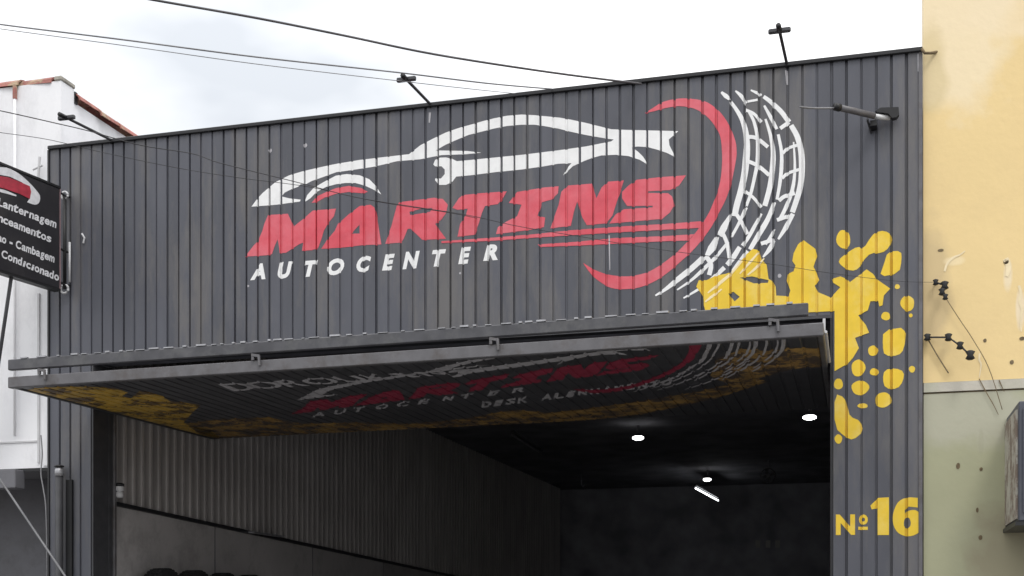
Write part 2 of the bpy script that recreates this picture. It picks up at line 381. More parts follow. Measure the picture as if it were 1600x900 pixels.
# interior
IX0, IX1, IY, IZ = OX0 + .002, FW - .12, 18.8, 4.65
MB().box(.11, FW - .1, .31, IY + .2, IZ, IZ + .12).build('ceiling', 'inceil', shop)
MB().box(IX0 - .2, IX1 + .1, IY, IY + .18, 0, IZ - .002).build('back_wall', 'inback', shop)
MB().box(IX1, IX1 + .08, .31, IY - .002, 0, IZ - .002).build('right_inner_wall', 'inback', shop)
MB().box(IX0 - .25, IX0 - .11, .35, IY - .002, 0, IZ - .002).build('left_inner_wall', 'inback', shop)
tag(MB().box(-.0 + .12, FW - .12, .0, IY - .004, .0, .12).build('garage_floor', 'floor', shop))
MB().box(.12, FW - .12, .32, IY + .3, 5.15, 5.3).build('roof', 'greywall', shop)
def dadoz(y): return 2.68 - .032 * (y - .35)
RP = .152; nr = 60
def ribs(k0, k1):
    mb = MB()
    for k in range(k0, k1):
        a = .345 + k * RP; x0 = IX0 - .095; z0 = dadoz(a) + .02; z1 = IZ - .003
        sec = [(a, x0), (a + .008, IX0 - .012), (a + .016, IX0), (a + .054, IX0), (a + .062, IX0 - .012), (a + .070, x0)]
        mb.add([(d, y, z0) for y, d in sec] + [(d, y, z1) for y, d in sec], [(j, j + 1, 7 + j, 6 + j) for j in range(5)])
    return mb
MB().box(IX0 - .108, IX0 - .092, .345, IY - .004, 2.0, IZ - .003).build('slat_gap_shade', 'trim', shop)  # near-black sheet added behind the slats so the gaps read as shade
for k in range(nr): ribs(k, k + 1).build('inner_cladding_panel', 'clad_in', shop)
tag(ribs(nr, 120).build('inner_cladding', 'clad_in', shop), kind='stuff')
MB().bar((IX0 + .012, .345, dadoz(.345) + .0), (IX0 + .012, IY - .01, dadoz(IY)), .03, .035).build('ledge_rail', 'trim', shop)
ys = [.345, 2.24, 4.75, 7.2, 9.6, 12.2, 14.9, IY - .01]
for a, b in zip(ys, ys[1:]):
    b -= .012
    MB().add([(IX0 - .04, a, .12), (IX0, a, .12), (IX0, b, .12), (IX0 - .04, b, .12), (IX0 - .04, a, dadoz(a) - .02), (IX0, a, dadoz(a) - .02), (IX0, b, dadoz(b) - .02), (IX0 - .04, b, dadoz(b) - .02)],
             [(0, 3, 2, 1), (4, 5, 6, 7), (0, 1, 5, 4), (1, 2, 6, 5), (2, 3, 7, 6), (3, 0, 4, 7)]).build('wall_board', 'dado', shop)
    MB().box(IX0 - .006, IX0 + .006, b, b + .012, .12, dadoz(b) - .02).build('joint_strip', 'frame', shop)
MB().box(IX0 + .03, IX0 + .10, 2.95, 3.72, dadoz(3.2) - .005, dadoz(3.2) + .012).build('ledge_plate', 'galv', shop)
# ---- the painted logo
def poly(P, holes=(), sm=0): return tri2d(smooth_poly(P, sm) if sm else P, holes)
car = [(393, 323), (401, 312), (410, 302), (430, 285), (452, 274), (472, 268), (489, 264), (509, 259.5), (526, 256), (562, 250), (600, 245.5), (639, 241), (657, 227), (676, 217), (697, 207), (717, 200), (735, 195), (756, 189),
       (772, 185), (792, 181), (815, 179), (835, 180), (855, 182), (875, 184), (892, 187), (915, 192), (935, 197), (955, 202), (977, 203), (1020, 204), (1060, 205), (1051, 213), (1045, 218), (1046, 227), (1050, 235), (1056, 246), (1042, 239), (1027, 234), (1012, 230), (997, 229), (987, 230),
       (997, 237), (1005, 245), (1013, 258), (1000, 250), (982, 244), (962, 242), (940, 243), (925, 247), (912, 252), (895, 260), (880, 274), (886, 263), (893, 255), (872, 256), (850, 260), (815, 265), (775, 269), (735, 274), (713, 276),
       (707, 284), (697, 289), (686, 289), (680, 282), (680, 279), (689, 279), (695, 272), (695, 265), (690, 260), (680, 260), (677, 257), (680, 250), (687, 246.5), (697, 246), (707, 248.5), (714, 252), (735, 250), (775, 246), (815, 242), (872, 235), (915, 229), (935, 225), (955, 221), (959, 218),
       (950, 217), (935, 214.5), (915, 211), (892, 206), (872, 201), (850, 197), (835, 195), (815, 195), (792, 197), (772, 201), (752, 206), (732, 211), (715, 218), (697, 226), (681, 235), (730, 236), (752, 238.5), (730, 241), (690, 242.5), (672, 246), (657, 249), (620, 252), (600, 257), (582, 261), (562, 264), (542, 267),
       (526, 269), (507, 276), (487, 283), (478, 288), (470, 288), (466, 292), (455, 296), (445, 301), (440, 307), (452, 310), (470, 312), (469, 315), (432, 320), (407, 322)]
facade_decal('painted_car', poly(car), 'white', shop, .0016, 'white painted car outline whose lower line is a spanner')
arch = [(476, 316), (480, 305), (490, 294), (505, 285), (525, 274.5), (542, 272), (562, 274), (577, 280), (587, 290), (596, 304), (585, 297), (570, 290), (555, 286), (540, 286), (525, 288), (510, 292), (495, 300), (485, 310)]
facade_decal('painted_wheel_arch', poly(arch), 'white', shop, .0018)
arch2 = [(487, 317), (495, 307), (510, 300), (525, 294), (545, 290.5), (565, 294), (575, 300), (565, 302), (545, 300), (525, 303), (507, 309), (495, 316)]
facade_decal('painted_wheel_arch', poly(arch2), 'red', shop, .0018, 'red painted arc under the white wheel arch')
LET = [
 ([(383, 401), (397, 383), (403, 377), (410, 361), (413, 350), (419, 336), (450, 334), (459, 354), (473, 343), (489, 329), (525, 326), (522, 338), (514, 347), (506, 361), (502, 375), (497, 388), (487, 391), (472, 392), (474, 379), (467, 382), (447, 395), (437, 395.5), (436, 385), (434, 374), (430, 383), (425, 397), (417, 399), (400, 400)], []),
 ([(502, 389), (511, 375), (523, 361), (528, 350), (545, 335), (562, 322), (579, 320), (585, 324), (590, 344), (596, 382), (567, 383), (540, 386.5)], [[(549, 365), (562, 351), (562, 365)]]),
 ([(602, 381), (612, 352), (620, 322), (624, 316), (655, 312), (678, 309), (692, 311), (700, 320), (697, 333), (690, 343), (680, 350), (688, 361), (697, 373), (660, 375), (653, 368), (641, 357), (637, 358), (631, 373), (627, 379)], [[(640, 331), (655, 327), (676, 325), (672, 331), (655, 334), (641, 336)]]),
 ([(707, 325), (717, 310), (723, 305), (750, 302), (792, 299), (787, 308), (778, 319), (758, 322), (753, 333), (748, 350), (741, 367), (715, 370), (719, 350), (728, 336), (731, 326), (715, 328)], []),
 ([(795, 317), (808, 300), (850, 293), (873, 291), (872, 302), (862, 312), (847, 316), (840, 337), (852, 340), (850, 355), (830, 359), (775, 366), (778, 355), (792, 346), (808, 338), (815, 320)], []),
 ([(860, 357), (865, 342), (873, 320), (877, 300), (887, 290), (925, 287), (932, 310), (940, 293), (950, 284), (975, 282), (965, 312), (957, 337), (947, 349), (917, 352), (910, 340), (902, 315), (897, 330), (892, 353), (875, 355)], []),
 ([(1072, 274), (1061, 290), (1047, 297), (1012, 299), (1012, 301.5), (1044, 302), (1050, 307), (1054, 320), (1047, 332), (1035, 342), (952, 349.5), (962, 335), (975, 327), (1020, 324), (1020, 321.5), (980, 322), (972, 310), (972, 300), (982, 290), (995, 281), (1030, 277)], [])]
for P, H in LET: facade_decal('painted_letter', poly(P, H), 'red', shop, .0018)
AUTO = [('A', 391, 412, 415, 437), ('U', 434, 409, 457, 435), ('T', 475, 407, 497, 432), ('O', 511, 404, 538, 430), ('C', 557, 400, 580, 425), ('E', 597, 397, 617, 422), ('N', 629, 393, 656, 420), ('T', 675, 390, 697, 416), ('E', 716, 386, 736, 412), ('R', 755, 382, 778, 407)]
for ch, a, b, c, d in AUTO: facade_decal('painted_letter', fit(glyph(ch, .055, .25), a, b + 1, c, d + 1, -.078), 'white', shop, .0018)
def ring_poly(o, i): return spline(o, 3) + spline(i, 3)
ro = [(1007, 177), (1020, 169), (1037, 159), (1062, 154), (1085, 155), (1105, 160), (1125, 175), (1140, 197), (1149, 220), (1151, 235), (1150, 250), (1143, 285), (1134, 312), (1122, 335), (1112, 354), (1096, 376), (1080, 394), (1060, 412), (1046, 424), (1026, 438), (1000, 449), (975, 452), (955, 450), (940, 442), (925, 430), (911, 411)]
ri = [(913, 412), (930, 422), (950, 429), (975, 432), (995, 430), (1015, 424), (1035, 412), (1057, 395), (1072, 380), (1085, 366), (1098, 348), (1108, 332), (1118, 308), (1125, 285), (1128, 260), (1128, 235), (1125, 212), (1115, 194), (1102, 180), (1085, 170), (1062, 166), (1040, 169), (1022, 174)]
facade_decal('painted_arc', poly(ring_poly(ro, ri)), 'red', shop, .0022, 'big red painted arc curving behind the last letter')
l1 = [(690, 377), (775, 371), (835, 366), (890, 360), (970, 354), (1040, 350), (1105, 345), (1098, 356), (1040, 359), (970, 363), (890, 368), (835, 371.5), (775, 376), (690, 380)]
l2 = [(840, 382), (900, 378), (960, 372), (1040, 369), (1085, 366), (1075, 376), (1040, 377), (960, 381), (900, 384), (845, 386)]
facade_decal('painted_underline', poly(l1), 'red', shop, .0030); facade_decal('painted_underline', poly(l2), 'red', shop, .0030)
TREAD = [
 ([(1127, 144), (1134, 150), (1140, 155)], 3, 6, 4), ([(1141, 158), (1151, 172), (1160, 188), (1165.5, 208), (1167, 230), (1165.5, 254), (1163, 274), (1158, 297), (1151, 322), (1148, 338)], 4, 9, 8),
 ([(1143, 333), (1135, 348), (1128, 362), (1124, 368)], 2, 9, 8), ([(1121, 370), (1112, 388), (1104, 400)], 5, 10, 5), ([(1100, 402), (1080, 420), (1060, 436), (1040, 452), (1024, 462)], 8, 7, 2),
 ([(1149, 142), (1158, 150), (1166, 162)], 2, 5, 4), ([(1170, 174), (1178, 190), (1183, 212), (1184, 235), (1183, 256), (1179, 277), (1173, 303), (1166, 322)], 4, 5, 4),
 ([(1166, 324), (1154, 350), (1143, 370)], 5, 4, 4), ([(1138, 378), (1120, 400), (1100, 420), (1080, 438), (1058, 453)], 4, 5, 2), ([(1192, 160), (1196, 186), (1204, 212), (1208, 237), (1207, 263), (1203, 292), (1195, 322)][1:], 3, 7, 7),
 ([(1190, 334), (1182, 348), (1170, 370), (1160, 384)], 3, 5, 5), ([(1156, 386), (1146, 402), (1136, 414)], 6, 7, 6), ([(1132, 418), (1115, 434), (1098, 448), (1068, 466)], 6, 5, 2),
 ([(1194, 165), (1204, 183), (1214, 202)], 3, 5, 4), ([(1216, 210), (1221, 237), (1221, 263), (1218, 290), (1214, 312)], 4, 5, 4), ([(1210, 316), (1200, 342), (1186, 366), (1172, 390)], 5, 7, 6), ([(1168, 392), (1152, 414), (1138, 432)], 5, 5, 3),
 ([(1173, 141), (1182, 145), (1190, 149)], 2, 4, 3), ([(1193, 151), (1204, 159), (1220, 174), (1233, 191)], 5, 6, 7), ([(1236, 196), (1245, 212), (1251, 232), (1253, 254), (1252, 281), (1247, 305), (1238, 332)], 7, 8, 7),
 ([(1239, 334), (1228, 355), (1216, 374)], 6, 6, 3), ([(1209, 376), (1202, 390), (1192, 402)], 5, 6, 2), ([(1240, 222), (1242, 263), (1238, 297), (1227, 326), (1218, 344)], 2, 5, 5), ([(1210, 358), (1204, 370), (1196, 382)], 3, 4, 4)]
for k, (P, a, b, c) in enumerate(TREAD): facade_decal('painted_tread_stroke', stroke(P, a * 1.15, b * 1.2, c * 1.15), 'white', shop, .0020 + (k % 2) * .0004)
CROSS = [([(1168, 214), (1182, 216), (1200, 230)], 5), ([(1168, 252), (1184, 259), (1202, 274)], 5), ([(1161, 297), (1176, 308), (1190, 324)], 4), ([(1165, 172), (1178, 178), (1190, 191)], 4), ([(1168, 159), (1184, 156)], 3),
         ([(1219, 201), (1233, 191)], 5), ([(1223, 240), (1231, 232), (1246, 227)], 4), ([(1222, 279), (1231, 271), (1249, 265)], 4), ([(1217, 314), (1226, 307), (1242, 302)], 5), ([(1150, 334), (1159, 348), (1168, 366)], 5), ([(1128, 362), (1136, 380), (1140, 404)], 5),
         ([(1103, 400), (1111, 414), (1108, 430)], 6), ([(1214, 344), (1234, 337)], 5), ([(1189, 381), (1210, 374)], 5)]
for k, (P, w) in enumerate(CROSS): facade_decal('painted_tread_bar', stroke(P, w * 1.2), 'white', shop, .0029 + (k % 3) * .0003)
YEL = [(1115, 500), (1104, 492), (1100, 478), (1098, 462), (1088, 448), (1092, 438), (1104, 438), (1118, 431), (1134, 428), (1146, 424), (1156, 410), (1166, 398), (1176, 389), (1186, 391), (1190, 406), (1198, 414), (1201, 436), (1208, 440), (1212, 448), (1213, 462), (1232, 463), (1235, 454), (1229, 438), (1231, 428), (1240, 424), (1243, 415), (1238, 408), (1240, 396), (1247, 382), (1255, 375),
       (1274, 389), (1277, 400), (1271, 417), (1276, 426), (1280, 438), (1273, 447), (1279, 457), (1298, 465), (1313, 449), (1302, 442), (1300, 436), (1313, 432), (1323, 436), (1328, 441), (1340, 432), (1354, 421), (1364, 428), (1372, 438), (1391, 451), (1381, 462), (1379, 477), (1374, 479), (1372, 470), (1360, 471), (1356, 485), (1341, 493), (1353, 508), (1358, 520), (1336, 528),
       (1342, 544), (1333, 559), (1325, 568), (1304, 580), (1304, 486), (1235, 490), (1180, 495)]
facade_decal('painted_splash', poly(YEL, [[(1138, 459), (1146, 456), (1156, 464), (1148, 471)], [(1156, 434), (1175, 432), (1201, 438), (1200, 442), (1178, 443)]]), 'yellow', shop, .0042, 'large yellow paint splash round the corner of the opening')
BL = [(lambda P, n: smooth_poly(P, 1))([(1309, 407), (1325, 394), (1340, 385), (1349, 389), (1361, 370), (1368, 363), (1382, 360), (1396, 369), (1390, 386), (1378, 396), (1361, 395), (1349, 407), (1342, 420), (1330, 424), (1315, 416)], 1),
      smooth_poly([(1387, 393), (1408, 392), (1409, 406), (1405, 427), (1374, 433), (1381, 413)], 1), smooth_poly([(1380, 516), (1417, 511), (1413, 545), (1404, 556), (1382, 556), (1379, 541)], 1),
      smooth_poly([(1382, 578), (1399, 575), (1413, 581), (1411, 596), (1402, 608), (1383, 607), (1379, 592)], 1), smooth_poly([(1304, 615), (1320, 621), (1325, 638), (1328, 651), (1345, 658), (1349, 674), (1333, 688), (1321, 683), (1304, 668)], 1)]
BL += [ellipse(*e) for e in ((1318, 374, 11, 15), (1402, 448, 4, 4), (1418, 474, 11, 12), (1423, 493, 3, 3), (1384, 494, 7, 7), (1364, 548, 8, 8), (1341, 575, 11, 13), (1366, 581, 7, 6), (1425, 577, 5, 5), (1310, 600, 7, 9), (1344, 606, 14, 11), (1380, 625, 13, 12), (1348, 634, 8, 4), (1310, 686, 6, 7))]
for k, P in enumerate(BL): facade_decal('painted_spot', poly(P), 'yellow', shop, .0020)
for ch, a, b, c, d in (('N', 1306, 804, 1336, 836), ('o', 1342, 804, 1356, 820)): facade_decal('painted_letter', fit(glyph(ch, .045), a, b, c, d, -.01), 'yellow', shop, .002)
facade_decal('painted_bar', poly([(1341, 823), (1356, 823), (1356, 828), (1341, 828)]), 'yellow', shop, .002)
facade_decal('painted_number', poly([(1360, 790), (1372, 778), (1389, 777), (1389, 836), (1371, 836), (1371, 794), (1362, 796)]), 'yellow', shop, .002)
o6 = spline([(1434, 778), (1417, 777.5), (1403, 785), (1395.5, 803), (1396, 820), (1404, 833), (1418, 838), (1433, 834), (1441, 822), (1440, 806), (1430, 797), (1417, 799), (1414, 803)], 3) + [(1413.5, 797), (1420, 791.5), (1434, 793)]
facade_decal('painted_number', poly(o6, [ellipse(1417.5, 817, 5.5, 9, 12)]), 'yellow', shop, .002)
for k, (P, w) in enumerate((([(1146, 424), (1128, 440), (1106, 458)], 5), ([(1160, 408), (1140, 430), (1118, 450)], 4), ([(1186, 394), (1172, 410), (1156, 428)], 4), ([(1194, 404), (1180, 420), (1168, 430)], 4), ([(1128, 452), (1112, 464), (1102, 472)], 4))):
    facade_decal('painted_tread_stroke', stroke(P, 2, w, 2), 'cream', shop, .0055 + k * .0002, 'pale tread stroke showing through the yellow splash')
sp = random.Random(11)
for x, y, r_ in ((422, 235, 3), (477, 227, 3.2), (719, 427, 1.6), (388, 447, 1.6), (1218, 431, 3)):
    facade_decal('paint_fleck', poly(ellipse(x, y, r_, r_ * 1.1, 8)), 'bronze', shop, .0016)
for P, w in (([(672, 176), (671, 192)], 3.5), ([(1229, 110), (1230, 132)], 4.5), ([(952, 368), (953, 422)], 2.2), ([(1437, 84), (1436, 112)], 7)):
    facade_decal('sealant_streak', stroke(P, w, w, w * .6), 'bronze', shop, .0035)

# ------------------------------------------------------------------ tilt-up gate held open under the lintel
gate = empty('tilt_up_gate', (3.7, 0, 3.5), 'wide grey overhead garage gate tilted open with painted underside', 'gate')
GX0, GX1 = OX0 + .02, OX1 - .03
YO, YI = -1.20, 2.13
def rise(x): return .007 * (x - GX0)
def gz(x): return 3.472 + rise(x)
def beam(z0, z1, x0, x1, y0, y1, name, m, bev=.006):
    vs = []
    for z in (z0, z1):
        for x, y in ((x0, y0), (x1, y0), (x1, y1), (x0, y1)): vs.append((x, y, z + rise(x) + .012 * (y - YO)))
    return MB().add(vs, [(0, 3, 2, 1), (4, 5, 6, 7), (0, 1, 5, 4), (1, 2, 6, 5), (2, 3, 7, 6), (3, 0, 4, 7)]).build(name, m, gate, bevel=bev)
beam(3.472, 3.560, GX0, GX1, YO, YO + .06, 'front_beam', 'frame')
beam(3.615, 3.700, GX0, GX1 - .10, YO + .0, YO + .05, 'upper_beam', 'upperbeam')
for y in (-.3, .8, YI - .05): beam(3.51, 3.56, GX0 + .04, GX1 - .04, y, y + .05, 'cross_rail', 'darkframe')
beam(3.478, 3.552, GX0, GX0 + .04, YO + .062, YI, 'side_rail', 'darkframe'); beam(3.478, 3.552, GX1 - .04, GX1, YO + .062, YI, 'side_rail', 'frame')
# small pale metal pieces along the top of the upper beam
mb = MB(); rc = random.Random(5); x = GX0 + .12
while x < GX1 - .15:
    w = rc.uniform(.02, .085); h = rc.uniform(.004, .013)
    mb.box(x, x + w, YO - .004, YO + .03, 3.7005 + rise(x), 3.7005 + h + rise(x)); x += w + rc.uniform(.02, .11)
tag(mb.build('beam_top_bits', 'galv', gate), 'small bright bits along the beam top', kind='stuff')
GP = 58; gp = (GX1 - GX0 - .08) / GP
GB = []
for k in range(GP):
    a = GX0 + .04 + k * gp; GB += [(a, .008), (a + .008, .008), (a + .014, 0), (a + gp - .014, 0), (a + gp - .008, .008)]
def gprof(x):
    for i in range(len(GB) - 1):
        if GB[i][0] <= x <= GB[i + 1][0]:
            t = (x - GB[i][0]) / (GB[i + 1][0] - GB[i][0] + 1e-9); return GB[i][1] + t * (GB[i + 1][1] - GB[i][1])
    return 0.0
for k in range(GP):
    a = GX0 + .04 + k * gp; sec = [(a, .008), (a + .008, .008), (a + .014, 0), (a + gp - .014, 0), (a + gp - .008, .008), (a + gp, .008)]
    vs = [(x, YO + .062, 3.485 + rise(x) + d) for x, d in sec] + [(x, YI, 3.485 + .012 * (YI - YO) + rise(x) + d) for x, d in sec]
    MB().add(vs, [(j, j + 1, 7 + j, 6 + j) for j in range(5)]).build('gate_board', 'gpanel', gate)
GN = Vector((-.007, -.012, 1)).normalized(); GP0 = Vector((GX0, YO, 3.485))
def gate_decal(name, VF, m, off=.002, label=None):
    V, F = VF; V3 = []
    for x, y in V:
        p = on(x, y, GP0, GN); V3.append((p.x, p.y, 0))
    bm = decal_bm(V3, F)
    g_ = lambda: bm.verts[:] + bm.edges[:] + bm.faces[:]
    for co, no in (((0, YO + .065, 0), (0, -1, 0)), ((0, YI - .002, 0), (0, 1, 0)), ((GX0 + .042, 0, 0), (-1, 0, 0)), ((GX1 - .042, 0, 0), (1, 0, 0))):
        bmesh.ops.bisect_plane(bm, geom=g_(), plane_co=co, plane_no=no, clear_outer=True, dist=1e-6)
    if not bm.faces: bm.free(); return None
    xs = [v.co.x for v in bm.verts]; a, b = min(xs), max(xs)
    cut(bm, 0, [q[0] for q in GB if a < q[0] < b])
    for v in bm.verts: v.co.z = 3.485 + rise(v.co.x) + .012 * (v.co.y - YO) + gprof(v.co.x) - off
    bm.normal_update()
    return tag(finish(bm, name, m, gate, Vector((0, 0, -1))), label)
def base_f(x): return 438 - .078 * (x - 392)
def base_d(x): return 652 - (x - 497) * .122
def f2d(P, k=.27):
    o = []
    for x, y in P:
        xd = 455 + (x - 383) * .8345; o.append((xd, base_d(xd) + (y - base_f(x)) * k - (3 if y < 300 else 0)))
    return o
def dec2(VF): return f2d(VF[0]), VF[1]
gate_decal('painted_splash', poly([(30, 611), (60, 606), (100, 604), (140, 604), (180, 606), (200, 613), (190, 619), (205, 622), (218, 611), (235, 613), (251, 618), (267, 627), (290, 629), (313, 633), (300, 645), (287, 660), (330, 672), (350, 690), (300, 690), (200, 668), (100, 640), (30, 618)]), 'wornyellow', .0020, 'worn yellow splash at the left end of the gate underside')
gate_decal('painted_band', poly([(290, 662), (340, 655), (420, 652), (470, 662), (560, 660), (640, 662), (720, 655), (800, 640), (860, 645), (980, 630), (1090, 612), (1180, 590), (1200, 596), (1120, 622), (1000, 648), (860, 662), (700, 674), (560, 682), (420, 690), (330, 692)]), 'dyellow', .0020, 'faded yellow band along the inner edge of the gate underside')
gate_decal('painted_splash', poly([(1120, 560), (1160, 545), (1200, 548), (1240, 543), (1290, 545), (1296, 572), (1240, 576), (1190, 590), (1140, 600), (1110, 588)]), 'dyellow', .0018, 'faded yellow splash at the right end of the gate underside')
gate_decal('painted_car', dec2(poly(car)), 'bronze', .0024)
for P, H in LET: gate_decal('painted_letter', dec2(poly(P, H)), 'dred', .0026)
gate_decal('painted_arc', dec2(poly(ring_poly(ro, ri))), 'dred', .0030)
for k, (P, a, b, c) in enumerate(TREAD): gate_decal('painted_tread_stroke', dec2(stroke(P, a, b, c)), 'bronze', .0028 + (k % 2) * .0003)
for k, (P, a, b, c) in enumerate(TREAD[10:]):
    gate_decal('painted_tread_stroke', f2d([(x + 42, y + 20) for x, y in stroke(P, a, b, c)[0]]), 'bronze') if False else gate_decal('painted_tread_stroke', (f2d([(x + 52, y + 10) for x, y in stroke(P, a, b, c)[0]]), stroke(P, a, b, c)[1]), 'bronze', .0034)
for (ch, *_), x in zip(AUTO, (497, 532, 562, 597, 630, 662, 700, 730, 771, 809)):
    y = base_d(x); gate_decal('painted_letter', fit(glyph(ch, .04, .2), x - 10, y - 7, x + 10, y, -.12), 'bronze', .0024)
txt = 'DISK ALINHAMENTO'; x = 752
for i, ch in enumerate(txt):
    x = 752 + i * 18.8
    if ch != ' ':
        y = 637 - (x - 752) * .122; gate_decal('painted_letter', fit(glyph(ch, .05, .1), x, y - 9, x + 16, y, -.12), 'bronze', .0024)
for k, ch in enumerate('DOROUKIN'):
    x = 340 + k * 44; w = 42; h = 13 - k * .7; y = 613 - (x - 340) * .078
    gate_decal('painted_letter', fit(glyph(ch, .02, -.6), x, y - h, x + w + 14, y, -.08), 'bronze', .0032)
for px in (66, 400, 772, 1208):                    # latches joining the two beams
    p = at(px, 570, 'y', YO); x = p.x; z = 3.56 + rise(x)
    mb = MB(); mb.bar((x - .02, YO - .01, z + .0), (x - .02, YO - .01, z + .045), .02, .018, (0, 1, 0)); mb.bar((x - .03, YO - .012, z + .04), (x + .035, YO - .012, z + .028), .018, .02); mb.tube([(x + .03, YO - .014, z + .035), (x + .035, YO - .014, z - .045)], .011, 8)
    mb.build('latch', 'frame', gate)
# lifting arm at the right end
p0 = Vector((GX1 - .02, YO + .03, 3.56 + rise(GX1)))
MB().tube([(GX1 + .015, YO + .02, 3.50 + rise(GX1)), (GX1 + .015, YO + 1.1, 3.51 + rise(GX1))], .010, 8).build('lift_arm', 'pvc', gate)
MB().box(GX1 - .035, GX1 - .015, -.035, -.015, 3.66, 3.90).build('lift_arm', 'pvc', gate)

# ------------------------------------------------------------------ lamps and fittings inside the garage
def hung(px, py, z): return at(px, py, 'z', z)
for (px, py, s, lab) in ((997, 685, 1.0, 'lit white lamp under the dark garage ceiling, left one of three'), (1265, 653, 1.05, 'lit white lamp under the dark garage ceiling, nearest the right wall'), (1105, 750, .9, 'small lit white lamp deep in the garage above the tube lamp')):
    p = hung(px, py, 4.42); r = .088 * s
    t = empty('ceiling_lamp', (p.x, p.y, p.z), lab, 'lamp', 'lit lamps under the garage ceiling')
    MB().lathe([(0.001, -.026), (r * .6, -.022), (r, -.004), (r, .018), (r * .8, .03)], p, n=20).build('lamp_globe', 'lamp', t, smooth=True)
    MB().lathe([(r * .8, .031), (r * .7, .045), (.02, .075), (.02, .2)], p, n=16).build('lamp_holder', 'darkframe', t)
def tubelamp(a, b, lab, m, cat):
    t = empty('tube_lamp', a, lab, cat); d = (b - a)
    MB().bar(a + Vector((0, 0, .06)), b + Vector((0, 0, .06)), .06, .03).build('lamp_housing', 'darkframe', t)
    MB().tube([a, b], .016, 8).build('lamp_tube', m, t, smooth=True)
a = hung(1087, 763, 4.2); b = a + Vector((-.1, 2.2, 0)); tubelamp(a, hung(1122, 782, 4.2), 'thin lit tube lamp slanting below the small deep lamp', 'tube', 'lamp')
a = hung(800, 680, 4.42); tubelamp(a, hung(846, 709, 4.42), 'unlit grey tube lamp under the gate edge in the dark garage', 'frame', 'lamp')
p = at(1200, 743, 'y', 14); fan = empty('wall_fan', p, 'round grey fan ring just visible in the dark garage', 'fan')
ringp = [(p.x + .13 * math.cos(t), p.y, p.z + .13 * math.sin(t)) for t in [k * 2 * math.pi / 20 for k in range(21)]]
MB().tube(ringp, .014, 6).build('guard_ring', 'frame', fan, smooth=True)
MB().lathe([(.03, 0), (.03, .05)], p, (0, 1, 0), 12).build('hub', 'frame', fan)
for k in range(4):
    an = k * math.pi / 2 + .3; c = Vector((math.cos(an), 0, math.sin(an))); MB().bar(p + c * .03, p + c * .115, .05, .006, (0, 1, 0)).build('blade', 'darkframe', fan)
MB().box(p.x - .015, p.x + .015, p.y + .05, p.y + .09, p.z, 4.6).build('drop_rod', 'inceil', fan)
for i, (px, lab) in enumerate(((1184, 'pale paper note on the dark back wall, leftmost of three in a row'), (1200, 'pale paper note on the dark back wall, middle of three in a row'), (1215, 'pale paper note on the dark back wall, rightmost of three in a row'))):
    p = at(px, 850, 'y', IY - .01); mb = MB(); mb.box(p.x - .05, p.x + .05, p.y - .012, p.y + .004, p.z - .08, p.z + .08)
    tag(mb.build('paper_note', 'dado'), lab, 'note', 'notes on the garage back wall')
p = at(908, 757, 'y', 15.5); t = empty('hanging_hook', p, 'small pale hook hanging from a rod in the dark garage', 'hook')
MB().box(p.x - .008, p.x + .008, p.y, p.y + .016, p.z + .08, 4.6).build('rod', 'inceil', t)
MB().tube([(p.x, p.y, p.z + .09), (p.x, p.y, p.z), (p.x + .04, p.y, p.z - .05), (p.x + .07, p.y, p.z)], .016, 8).build('hook', 'galv', t)

# wall socket / pipe fitting by the jamb
p = at(187, 768, 'x', IX0 + .05); t = empty('wall_fitting', p, 'small grey round fitting on the ledge just inside the left jamb', 'fitting')
MB().lathe([(.02, -.06), (.035, -.05), (.035, -.01), (.02, 0), (.04, .01), (.04, .045), (.01, .06)], p, n=14).build('fitting_body', 'pvc', t, smooth=True)
MB().lathe([(.042, .046), (.042, .07), (.02, .08)], p, n=14).build('fitting_cap', 'black', t, smooth=True)

# tyre rack
rack = empty('tyre_rack', (IX0 + .2, 1.2, .12), 'black steel rack along the left inner wall under the tyres', 'rack')
ry0, ry1 = .55, 3.0
for y in (ry0, ry1):
    for x in (IX0 + .05, IX0 + .33): MB().box(x - .018, x + .018, y - .018, y + .018, .12, 1.48).build('post', 'black', rack)
for z in (.40, .92, 1.452):
    for x in (IX0 + .09, IX0 + .29): MB().box(x - .015, x + .015, ry0 + .02, ry1 - .02, z - .015, z + .015).build('rail', 'black', rack)
tyre_lab = ['black tyre at the street end of the row on the rack', 'second black tyre from the street on the rack', 'third black tyre from the street on the rack', 'fourth black tyre, innermost on the rack']
def tyre(c, lab, first=[None]):
    c = Vector(c)
    t = empty('tyre', c, lab, 'tyre', 'tyres on the rack'); w = .1; r = .315
    if first[0] is None:
        mb = MB(); mb.lathe([(.20, -w * .8), (.24, -w), (.29, -w * .95), (r, -w * .7), (r + .002, 0), (r, w * .7), (.29, w * .95), (.24, w), (.20, w * .8)], (0, 0, 0), (1, 0, 0), 36)
        a = mb.build('carcass', 'rubber', None, smooth=True)
        mb = MB()
        for k in range(36):
            an = k * 2 * math.pi / 36
            for s in (-1, 0, 1):
                ca = Vector((0, math.cos(an + s * .04), math.sin(an + s * .04))); q = ca * (r + .004)
                mb.bar(q + Vector((s * .05 - .02, 0, 0)), q + Vector((s * .05 + .02, 0, 0)), .03, .016, ca)
        b = mb.build('tread', 'rubber', None)
        mb = MB(); mb.lathe([(.198, -.07), (.17, -.06), (.17, .06), (.198, .07)], (0, 0, 0), (1, 0, 0), 28); d = mb.build('rim', 'rim', None, smooth=True)
        first[0] = (a, b, d)
        for o in first[0]: o.parent = t
    else:
        for o in first[0]:
            q = o.copy(); COL.objects.link(q); q.parent = t
for k, lab in enumerate(tyre_lab): tyre((IX0 + .19, .86 + k * .6, 1.462 + .315 + (.0, .004, 0, 0)[k]), lab)

